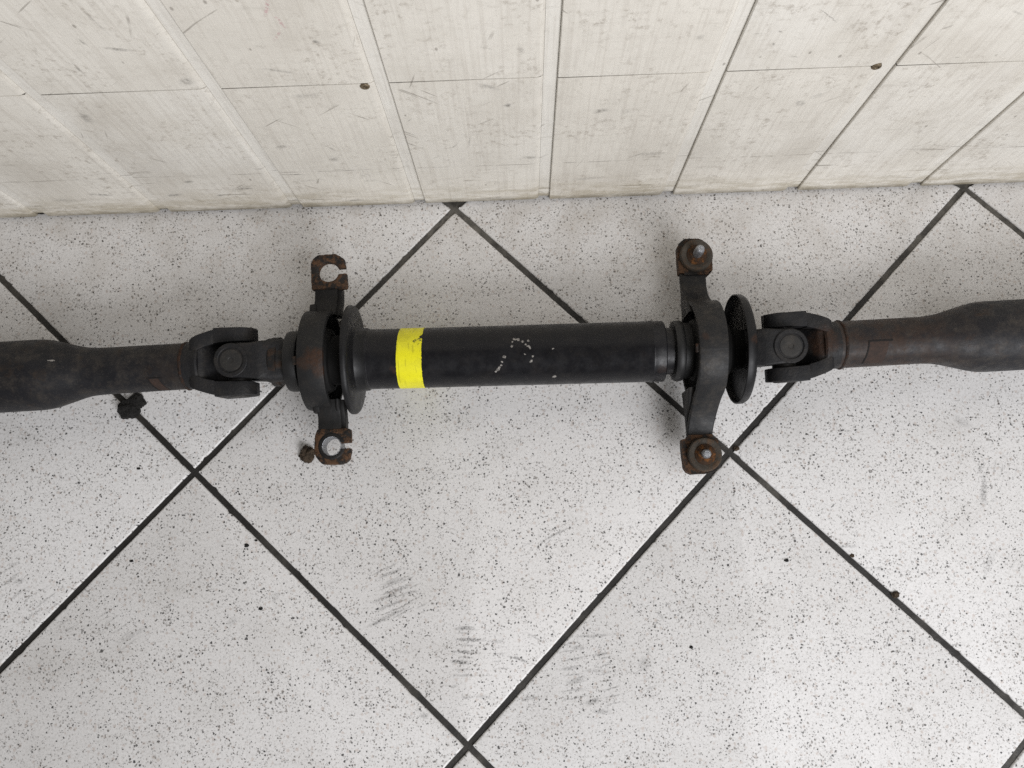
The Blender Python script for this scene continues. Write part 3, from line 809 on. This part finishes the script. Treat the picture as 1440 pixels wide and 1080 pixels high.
# --- yokes and crosses
def yoke_joint(J, s, frame_out, roll, collar):
    """s=+1: the tube side lies towards -x"""
    T_out = Matrix.Translation(J) @ Matrix.Rotation(.0215 if s > 0 else .0175, 4, 'Z') @ Matrix.Rotation(roll, 4, 'X') @ Matrix.Diagonal((s, 1, 1, 1))
    T_in = Matrix.Translation(J) @ Matrix.Rotation(YAW_M, 4, 'Z') @ Matrix.Rotation(roll, 4, 'X') @ Matrix.Diagonal((s, 1, 1, 1))
    sc = Matrix.Scale(MM, 4)
    # outer fork, arms to the sides
    bm = bmesh.new()
    lathe(bm, [(-43, 12), (-43, 19.8), (-36, 20.0), (-34, 20.4), (-32, 21.0), (-30.5, 21.2), (-29, 20), (-29, 12)], 72, 'X', T_out @ sc)
    for side in (1, -1):
        secs = []
        st = [(-36, 4, 19.6, 16.5), (-33.5, 7, 21.2, 18), (-29, 11.0, 23.2, 18), (-24, 13.2, 25.0, 17), (-19, 14.6, 26.6, 16.2), (-16.4, 15.0, 27.2, 15.8),
              (-16.2, 15.8, 28.6, 15.8), (-8, 16.2, 28.6, 15.4), (0, 16.4, 28.4, 15), (5, 16.6, 28.3, 14.1), (9, 16.6, 28.3, 12.4), (12, 16.8, 28.2, 10.0), (14, 17.2, 28.1, 7.0), (15.2, 17.6, 28.0, 4.0)]
        for x, yi, yo, hz in st:
            secs.append([(x, side * a, b) for a, b in rrect(yi, yo, -hz, hz, .7)])
        loft(bm, secs, T_out @ sc)
    secs = []
    for x, hy, z0, z1 in ((-31, 14, -17, 17), (-26.5, 15, -16.5, 16), (-24, 15, -16.2, 13), (-20, 15.5, -16, 7), (-16, 16, -15, 2), (-11, 16, -14.5, -2)):
        secs.append([(x, a, b) for a, b in rrect(-hy, hy, z0, z1, 2.5)])
    loft(bm, secs, T_out @ sc)
    yoke = finish('tube_yoke', bm, 'yoke', shaft, 40)
    for side in (1, -1):
        bm = bmesh.new()
        lathe(bm, [(side * a, r) for a, r in ((14, 9.5), (27.6, 9.5), (28.9, 9.3), (29.1, 8.4), (29.0, 3), (28.6, .5))], 40, 'Y', T_out @ sc)
        finish('bearing_cap', bm, 'cap', yoke, 35)
    # inner fork, arms up and down
    bm = bmesh.new()
    if collar:
        st0 = [(43, 0, 17, 17), (31, 0, 18.6, 18.6), (29.2, 0, 18.4, 19), (26.5, 1, 16.9, 20.4), (23.5, 3, 15.7, 21.2), (20, 5, 15.0, 21.4), (14, 9.5, 14.4, 21.6)]
    else:
        st0 = [(35, 0, 15.4, 15.5), (28, 0, 15.2, 17.6), (22, 3, 15.0, 19.8), (18, 6, 14.9, 21.0), (14, 9.5, 14.6, 21.6)]
    RE = 14.0
    tail = []
    for a in range(80, 181, 10):
        t = math.radians(a)
        tail.append((RE * math.cos(t), 11.5, max(.8, RE * math.sin(t)), 21.8))
    st0 = st0 + [(8, 11.0, 14.2, 21.8)] + tail
    for side in (1, -1):
        secs = []
        for x, zi, hy, zo in st0:
            secs.append([(x, a, side * b) for a, b in rrect(-hy, hy, zi, zo, min(hy * .9, 7.0) if x > 24 else 1.6, 5)])
        loft(bm, secs, T_in @ sc)
        # eye boss with the recess for the cap
        lathe(bm, [(side * z, r) for z, r in ((20.5, 14.0), (22.3, 14.0), (22.9, 13.3), (22.9, 10.9), (22.3, 10.3), (19.0, 10.2), (19.0, 8))], 64, 'Z', T_in @ sc)
    fork = finish('shaft_yoke', bm, 'yoke', shaft, 40)
    for side in (1, -1):
        bm = bmesh.new()
        lathe(bm, [(side * z, r) for z, r in ((14, 9.3), (21.6, 9.3), (22.2, 8.8), (22.3, 7.4), (22.45, 4.2), (22.3, 2.4), (21.9, 1.9), (21.9, .4))], 64, 'Z', T_in @ sc)
        finish('bearing_cap', bm, 'cap', fork, 30)
    bm = bmesh.new()
    lathe(bm, [(-17, 7), (-13, 8.5), (-9, 9.2), (9, 9.2), (13, 8.5), (17, 7)], 40, 'Y', T_in @ sc)
    lathe(bm, [(-16.4, 7), (-13, 8.5), (-9, 9.0), (9, 9.0), (13, 8.5), (16.4, 7)], 40, 'Z', T_in @ sc)
    finish('joint_cross', bm, 'rubber', shaft, 35)
    return fork


yoke_joint(JL, 1, LEFT, math.radians(5), True)
yoke_joint(JR, -1, RIGHT, math.radians(8), False)

# --- collars between joint and bearing
turned('collar', [(-152.6, 15), (-152.6, 19.8), (-151.8, 20.7), (-146, 20.7), (-145.4, 19.4), (-138, 19.0), (-138, 14)], 'collar', shaft, MID)
turned('seal_lip', [(-139.5, 17), (-139.5, 22.6), (-138.6, 24.8), (-136.6, 25.6), (-130, 25.6), (-128.6, 25.0), (-128, 23.6), (-128, 17)], 'plastic', shaft, MID)
turned('bearing_sleeve', [(-128.5, 16), (-128.5, 22.4), (-121, 22.4), (-118, 21), (-92, 21), (-88, 23), (-80, 23), (-80, 16)], 'rubber', shaft, MID)
turned('neck', [(175, 12), (175, 19.7), (184, 19.7), (184, 12)], 'tube_mid', shaft, MID)
turned('seal_lip', [(182.6, 17), (182.6, 22.2), (183.4, 24.4), (185.0, 25.4), (189.2, 25.4), (190.6, 24.6), (191, 23.4), (197, 23.2), (197, 17)], 'plastic', shaft, MID)
turned('bearing_sleeve', [(196.5, 16), (196.5, 22.4), (228, 22.4), (232, 18), (243, 15.6), (243, 10)], 'rubber', shaft, MID)

# --- dust shields (cups that open towards the left)
turned('dust_shield', [(-71.4, 22), (-71.4, 25.9), (-72.0, 26.4), (-78.4, 26.6), (-80.0, 27.4), (-80.8, 29.5), (-81.0, 36), (-81.2, 41.8), (-81.8, 44.2), (-83.0, 45.5), (-84.6, 46.0), (-86.6, 46.0),
                       (-87.2, 45.5), (-86.9, 44.9), (-84.6, 44.5), (-83.4, 43.2), (-82.8, 41), (-82.6, 36), (-82.4, 30), (-82.2, 22)], 'disc', shaft, MID, 128, True)
turned('dust_shield', [(245.5, 14), (245.2, 17), (244.4, 26), (243.8, 36), (243.2, 41.5), (242.0, 44.4), (239.8, 45.8), (236.6, 46.0), (235.2, 45.9), (234.7, 45.3), (235.2, 44.7),
                       (238.6, 44.0), (240.4, 42.4), (241.2, 38), (241.8, 26), (242.4, 14)], 'disc', shaft, MID, 128, True)

# --- left bearing bracket: ring, two arms, two slotted ears


def ring_profile(x0, x1, ri, ro, r=1.2):
    return [(x0 + r, ro), (x0 + .3 * r, ro - .3 * r), (x0, ro - r), (x0, ri + .5), (x0 + .5, ri), (x1 - .5, ri), (x1, ri + .5), (x1, ro - r), (x1 - .3 * r, ro - .3 * r), (x1 - r, ro)]


ZL = .049
BL = Matrix.Translation((-.1045, JL.y - .0008, 0)) @ Matrix.Rotation(.031, 4, 'Z')
bm = bmesh.new()
lathe(bm, [(a * MM, r * MM) for a, r in ring_profile(-122.6, -101.2, 38, 42)], 128, 'X', MID, True)
lbr = finish('bearing_bracket', bm, 'ring_left', shaft, 35)
lbr['label'] = 'ring bracket with slotted open ears and a rust patch'
turned('rubber_mount', [(-119.5, 38.2), (-117.5, 34.5), (-113, 31), (-117, 27.5), (-120.5, 25), (-120.5, 22), (-101.5, 22), (-102.5, 25.5), (-106.5, 28), (-110.5, 31), (-106, 34.2), (-103.5, 38.2)], 'rubber', lbr, MID, 96, True)
sc = Matrix.Scale(MM, 4)


def slotted_ear(name, pts_from_slot_top, zoff, hole_r, slot, T, sy):
    """outline given counter-clockwise from the upper slot corner over the top, down the left, to the lower slot corner"""
    def reach(t):
        c, q = math.cos(t), math.sin(t)
        best = 0
        ring = pts_from_slot_top + [(pts_from_slot_top[0][0], 0)]
        for (x0, y0), (x1, y1) in zip(ring, ring[1:] + ring[:1]):
            ex, ey = x1 - x0, y1 - y0
            den = c * ey - q * ex
            if abs(den) < 1e-9:
                continue
            r = (x0 * ey - y0 * ex) / den
            w = (x0 * q - y0 * c) / den
            if r > 0 and -1e-6 <= w <= 1 + 1e-6:
                best = max(best, r)
        return best
    n = 110
    ai0, ai1 = math.asin(slot[0] / hole_r), math.asin(slot[1] / hole_r)
    ao0, ao1 = math.atan2(slot[0] + .3, 14.6), math.atan2(slot[1] + .2, 15.2)
    bm = bmesh.new()
    rows = []
    for k in range(n + 1):
        ti = ai0 + (2 * math.pi + ai1 - ai0) * k / n
        to = ao0 + (2 * math.pi + ao1 - ao0) * k / n
        R = reach(to)
        R += .45 * noise.noise(Vector((math.cos(to) * 5, math.sin(to) * 5, sy))) + .2 * noise.noise(Vector((math.cos(to) * 16, math.sin(to) * 16, sy)))
        hi = [(hole_r, ti, -4.2), (hole_r, ti, 1.0), (hole_r + .7, ti, 1.7), (hole_r + 2.2, ti * .7 + to * .3, 1.9), (R - 1.0, to, 1.6), (R - .25, to, 1.1), (R, to, .4), (R, to, -4.2)]
        rows.append([bm.verts.new(T @ sc @ Vector((r * math.cos(t), r * math.sin(t), z))) for r, t, z in hi])
    for A, B in zip(rows, rows[1:]):
        for q in range(8):
            bm.faces.new((A[q], A[(q + 1) % 8], B[(q + 1) % 8], B[q]))
    bm.faces.new(rows[0])
    bm.faces.new(rows[-1])
    return finish(name, bm, 'ear', lbr, 40)


up = [(14.3, 3.3), (14.2, 7), (13.4, 10.8), (9.6, 14.0), (5.4, 16.1), (-6, 15.7), (-10.2, 15.2), (-13.2, 12.3), (-15.6, 8.9), (-15.2, -2), (-14.8, -11.0), (-14.0, -15.2),
      (11.6, -15.2), (15.4, -15.0), (16.1, -13.4), (15.8, -9), (15.2, -1.5)]
dn = [(15.8, 2.9), (15.6, 9), (15.3, 14.5), (10.5, 15.2), (-12.8, 14.2), (-14.4, 9), (-14.7, 3), (-14.8, -5.3), (-12.5, -9.5), (-9.9, -12.6), (-7, -14.8), (6.6, -15.2), (11.4, -13.8), (15.3, -10.4), (15.9, -6), (15.8, -2.0)]
TU = Matrix.Translation((-.1053, -.0728, ZL))
TD = Matrix.Translation((-.1026, -.2222, ZL - .001))
slotted_ear('mount_ear', up, .1, 8.7, (3.1, -2.2), TU, 1.0)
slotted_ear('mount_ear', dn, .2, 8.1, (2.6, -1.9), TD @ Matrix.Rotation(-.03, 4, 'Z'), 4.0)
# pressed steel bush inside the lower hole
bm = bmesh.new()
lathe(bm, [(1.9, 8.15), (2.2, 7.8), (1.9, 7.4), (-13, 7.4), (-13, 8.15)], 48, 'Z', TD @ sc, True)
finish('bush_sleeve', bm, 'stud', lbr, 40)
# raised sleeve round the lower hole
bm = bmesh.new()
lathe(bm, [(1.2, 8.0), (2.3, 8.2), (2.4, 9.2), (2.0, 11.0), (1.2, 11.8)], 48, 'Z', TD @ sc)
bmesh.ops.delete(bm, geom=[f for f in bm.faces if len(f.verts) > 10], context='FACES_ONLY')
for v in list(bm.verts):
    pass
cut = [f for f in bm.faces if (TD.inverted() @ f.calc_center_median()).x > 0 and abs((TD.inverted() @ f.calc_center_median()).y - .0004) < .0026]
bmesh.ops.delete(bm, geom=cut, context='FACES')
finish('hole_sleeve', bm, 'arm', lbr, 40)

for sy, xc in ((1, -.1062), (-1, -.1030)):
    bm = bmesh.new()
    yc = JL.y + .0006
    ys = [(36, 4), (42, 3.5), (47, 1), (51, -1), (56, -1.2), (62, -1.2)]
    secs = []
    for d, dz in ys:
        secs.append([(xc + a * MM, yc + sy * d * MM, ZL + (dz + b) * MM) for a, b in rrect(-11.2, 8.2, -8, 1.4, 1.2, 3)])
    loft(bm, secs)
    secs = []
    for d, dz in ys:
        secs.append([(xc + a * MM, yc + sy * d * MM, ZL + (dz + b) * MM) for a, b in rrect(6.6, 11.2, -14, -1.6, 1.2, 3)])
    loft(bm, secs)
    # small cast step where the arm meets the ring
    secs = []
    for d, dz in ((36, 6), (43.5, 4.6), (46.2, 2.2)):
        secs.append([(xc + a * MM, yc + sy * d * MM, ZL + (dz + b) * MM) for a, b in rrect(-14.4, -8.4, -8, 1.4, 1.5, 3)])
    loft(bm, secs)
    secs = []
    for d, dz in ((36, 6), (43, 4.6), (45.5, 2.2)):
        secs.append([(xc + a * MM, yc + sy * d * MM, ZL + (dz + b) * MM) for a, b in rrect(4.4, 7.6, -8, 1.2, 1.2, 3)])
    loft(bm, secs)
    finish('bracket_arm', bm, 'arm', lbr, 40)
# retaining clips
bm = bmesh.new()
box(bm, -.1265, -.1222, -.004, .003, .036, .0385, MID @ Matrix.Rotation(math.radians(10), 4, 'X'))
finish('retaining_clip', bm, 'collar', lbr, 30, bevel=.0005)

# --- right bearing bracket: ring with a strap over it that runs down to the ears
ZR = .037
bm = bmesh.new()
lathe(bm, [(a * MM, r * MM) for a, r in ring_profile(197.4, 221.0, 37.6, 41.6)], 128, 'X', MID, True)
yr = JR.y + .0007
for sy, xe in ((1, .2085), (-1, .2030)):
    if sy > 0:
        secs = []
        for d, top, bot, w in ((30, 62, 28, 11), (38, 56, 28, 11), (44, 48, 28, 11), (50, 42, 28.5, 10.8), (58, 38.5, 29, 10.8), (68, 37.4, 29.5, 11.2), (76, 37, 30, 11.4)):
            secs.append([((xe * 1000 - 1.0 + a) * MM, yr + d * MM, b * MM) for a, b in rrect(-w, w, bot, top, 2.0, 4)])
        loft(bm, secs)
        continue
    secs = []
    path = []
    for a in (10, 20, 30, 40, 50, 58):
        t = math.radians(a)
        path.append((41.4 * math.sin(t), AX * 1000 + 41.4 * math.cos(t), t, 0.0))
    # leave the ring along a smooth s-curve
    p0 = (path[-1][0], path[-1][1])
    t0 = math.radians(58)
    p1 = (69.0, ZR * 1000)
    n = 10
    d0 = (math.cos(t0) * 22, -math.sin(t0) * 22)
    d1 = (22, -3)
    for k in range(1, n + 1):
        u = k / n
        h = (2 * u ** 3 - 3 * u * u + 1, u ** 3 - 2 * u * u + u, -2 * u ** 3 + 3 * u * u, u ** 3 - u * u)
        y = h[0] * p0[0] + h[1] * d0[0] * 1.6 + h[2] * p1[0] + h[3] * d1[0] * 1.6
        z = h[0] * p0[1] + h[1] * d0[1] * 1.6 + h[2] * p1[1] + h[3] * d1[1] * 1.6
        path.append((y, z, None, u))
    path.append((79.0, ZR * 1000 - .4, None, 1.0))
    for q in range(len(path)):
        y, z, t, u = path[q]
        if t is None:
            ya, za = path[max(0, q - 1)][:2]
            yb, zb = path[min(len(path) - 1, q + 1)][:2]
            t = math.atan2(-(zb - za), yb - ya)
        ny, nz = math.sin(t), math.cos(t)
        xm = (209.2 + (xe * 1000 - 209.2) * u)
        hw = 11.8 - 1.0 * u
        th = 1.0 + 3.4 * min(1, u * 2.5)
        sec = []
        for a, b in rrect(-hw, hw, -th - 1.5, .3, 1.3, 3):
            sec.append(((xm + a) * MM, yr + sy * (y + ny * b) * MM, (z + nz * b) * MM))
        secs.append(sec)
    loft(bm, secs)
    # web below the strap, filling the corner to the ring
    secs = []
    for d, top, bot in ((33, 58, 24), (44, 50, 27), (54, 40, 29), (64, 35, 30), (72, 34.5, 30.5)):
        secs.append([((xe * 1000 + a) * MM, yr + sy * d * MM, b * MM) for a, b in rrect(-10.5, -4.5, bot, top, 1.5, 3)])
    loft(bm, secs)
rbr = finish('bearing_bracket', bm, 'ring_right', shaft, 40)
rbr['label'] = 'curved cast bracket still holding two rusty bolts'
turned('rubber_mount', [(201.0, 37.8), (204, 34), (209, 31), (204, 28), (199.5, 25.5), (198.5, 22), (220, 22), (219, 25.5), (214, 28), (210.5, 31), (215, 34), (217.5, 37.8)], 'rubber', rbr, MID, 96, True)
bm = bmesh.new()
box(bm, .1950, .1990, -.0035, .0035, .0365, .0395, MID @ Matrix.Rotation(math.radians(9), 4, 'X'))
finish('retaining_clip', bm, 'weld', rbr, 30, bevel=.0005)

EAR_T, WT, EAR_B, WB = (.2099, -.0676), (.2104, -.0686), (.2023, -.2400), (.2047, -.2399)
ear_up = [(14.2, -13.5), (14.6, -4), (13.6, 4), (11.5, 9.5), (7.5, 13.8), (4, 15.3), (-8, 15.6), (-9.4, 14.6), (-12.6, 12.2), (-14.6, 9.0), (-14.8, -2), (-14.6, -15.0), (-10.8, -15.6), (-9.8, -17), (10.4, -17), (11.2, -15.2)]
ear_dn = [(11.5, 14.2), (14.6, 13.8), (15.2, 11.8), (14.8, 4), (14.6, -6), (13.4, -11), (9.8, -14.0), (4, -15.2), (-8.8, -15.4), (-12.4, -13.6), (-14.6, -9.6), (-15.0, -2), (-15.4, 6), (-14.8, 13.6), (-10.6, 14.4), (-9.4, 17), (10.4, 17)]
for pts, (x, y), stud_h, tilt in ((ear_up, EAR_T, 17.0, WT), (ear_dn, EAR_B, 8.0, WB)):
    poly = []
    for p, q in zip(pts, pts[1:] + pts[:1]):
        m = max(1, int(math.hypot(q[0] - p[0], q[1] - p[1]) / 2))
        for k in range(m):
            xx, yy = p[0] + (q[0] - p[0]) * k / m, p[1] + (q[1] - p[1]) * k / m
            d = .3 * noise.noise(Vector((xx * .5, yy * .5, 7 + x * 10)))
            poly.append((xx + d, yy - d))
    T = Matrix.Translation((x, y, ZR))
    bm = bmesh.new()
    prism(bm, poly, -7.5, 2.0, T @ sc)
    lathe(bm, [(-15, 8), (-15, 11), (-7, 12), (-7, 8)], 40, 'Z', T @ sc)
    finish('mount_ear', bm, 'ear', rbr, 35, bevel=.0009)
    T2 = Matrix.Translation((tilt[0], tilt[1], ZR))
    bm = bmesh.new()
    lathe(bm, [(1.0, 13.8), (4.4, 14.2), (6.4, 14.0), (7.4, 13.2), (7.6, 11.6), (7.3, 10.4), (7.0, 9.6), (6.6, 6)], 64, 'Z', T2 @ sc)
    bush = finish('bush_washer', bm, 'bush', rbr, 35)
    bm = bmesh.new()
    lathe(bm, [(5.8, 8.6), (6.9, 8.9), (7.5, 8.4), (8.2, 7.4), (8.6, 6.6), (9.6, 6.2), (10.2, 5.4), (10.3, 3)], 48, 'Z', T2 @ sc)
    for v in bm.verts:
        c = v.co
        n_ = noise.noise(c * 900)
        v.co = c + Vector((n_, noise.noise(c * 900 + Vector((5, 0, 0))), noise.noise(c * 900 + Vector((0, 5, 0))))) * .00035
    finish('rust_crust', bm, 'rust', rbr, 60)
    bm = bmesh.new()
    h = 7 + stud_h
    lathe(bm, [(-18, 4.0), (h - 5, 4.0), (h - 3.4, 3.9), (h - 1.6, 3.6), (h - .5, 3.0), (h, 2.2), (h - .1, .6)], 32, 'Z', T2 @ sc)
    finish('stud', bm, 'stud', rbr, 35)

# ------------------------------------------------------------------ dirt lying on the tiles


def lump(name, loc, rad, flat, seed, mat, label, cat='dirt', sub=3, rough=.45, group=None, extra=()):
    bm = bmesh.new()
    for (dx, dy, rx, ry, fl, sd) in ((0, 0, rad[0], rad[1], flat, seed),) + tuple(extra):
        tmp = bmesh.new()
        bmesh.ops.create_icosphere(tmp, subdivisions=sub, radius=1)
        vm = {}
        for v in tmp.verts:
            c = v.co.copy()
            k = 1 + rough * (noise.noise(c * 1.7 + Vector((sd, 0, 0))) * .8 + noise.noise(c * 4.5 + Vector((0, sd, 0))) * .6 + noise.noise(c * 9 + Vector((0, 0, sd))) * .35)
            p = Vector((c.x * rx * k + dx, c.y * ry * k + dy, max(-.12, c.z) * fl * k))
            vm[v.index] = bm.verts.new(p)
        for f in tmp.faces:
            bm.faces.new([vm[v.index] for v in f.verts])
        tmp.free()
    lo = min(v.co.z for v in bm.verts)
    for v in bm.verts:
        v.co += Vector((loc[0], loc[1], -lo - .0001))
    o = finish(name, bm, mat, None, 50, origin=(loc[0], loc[1], 0))
    return tag(o, label, cat, group)


lump('dirt_clump', (-.2955, -.1775), (.0092, .0085), .008, 2.0, 'gunk', 'black greasy dirt clump on a grout line beside the wide tube end', sub=4, rough=.32,
     extra=((.0068, .0072, .0074, .0070, .005, 8.0),))
lump('dirt_clump', (-.1352, -.2232), (.0062, .0072), .0065, 5.0, 'mud', 'brown oval dirt lump beside the slotted bracket ear', sub=4, rough=.4)
GRP = 'tiny dark crumbs scattered on the tiles'
for k, (x, y, r) in enumerate([(-.1878, -.3004, .0022), (-.1798, -.2965, .0014), (-.1745, -.3541, .0020), (.2766, -.3296, .0020), (.1902, -.3981, .0016), (-.2850, -.2303, .0017),
                               (-.2880, -.3100, .0016), (-.0630, -.2750, .0009), (.3040, -.2220, .0011), (-.1950, -.2560, .0010), (-.1930, -.2340, .0009)]):
    lump('dirt_crumb', (x, y), (r * .95, r * .7), r * .6, 20.0 + k, 'gunk', 'tiny dark dirt crumb lying on a white tile', sub=2, rough=.6, group=GRP)
for k, (x, y, r) in enumerate([(.3660, -.3610, .0036), (.3330, -.3275, .0018), (.2415, -.2325, .0026)]):
    lump('grout_crumb', (x, y), (r, r * .8), r * .6, 40.0 + k, 'mud', 'small brown grout crumb at the edge of a joint', sub=2, rough=.6, group='crumbs along the grout joint')
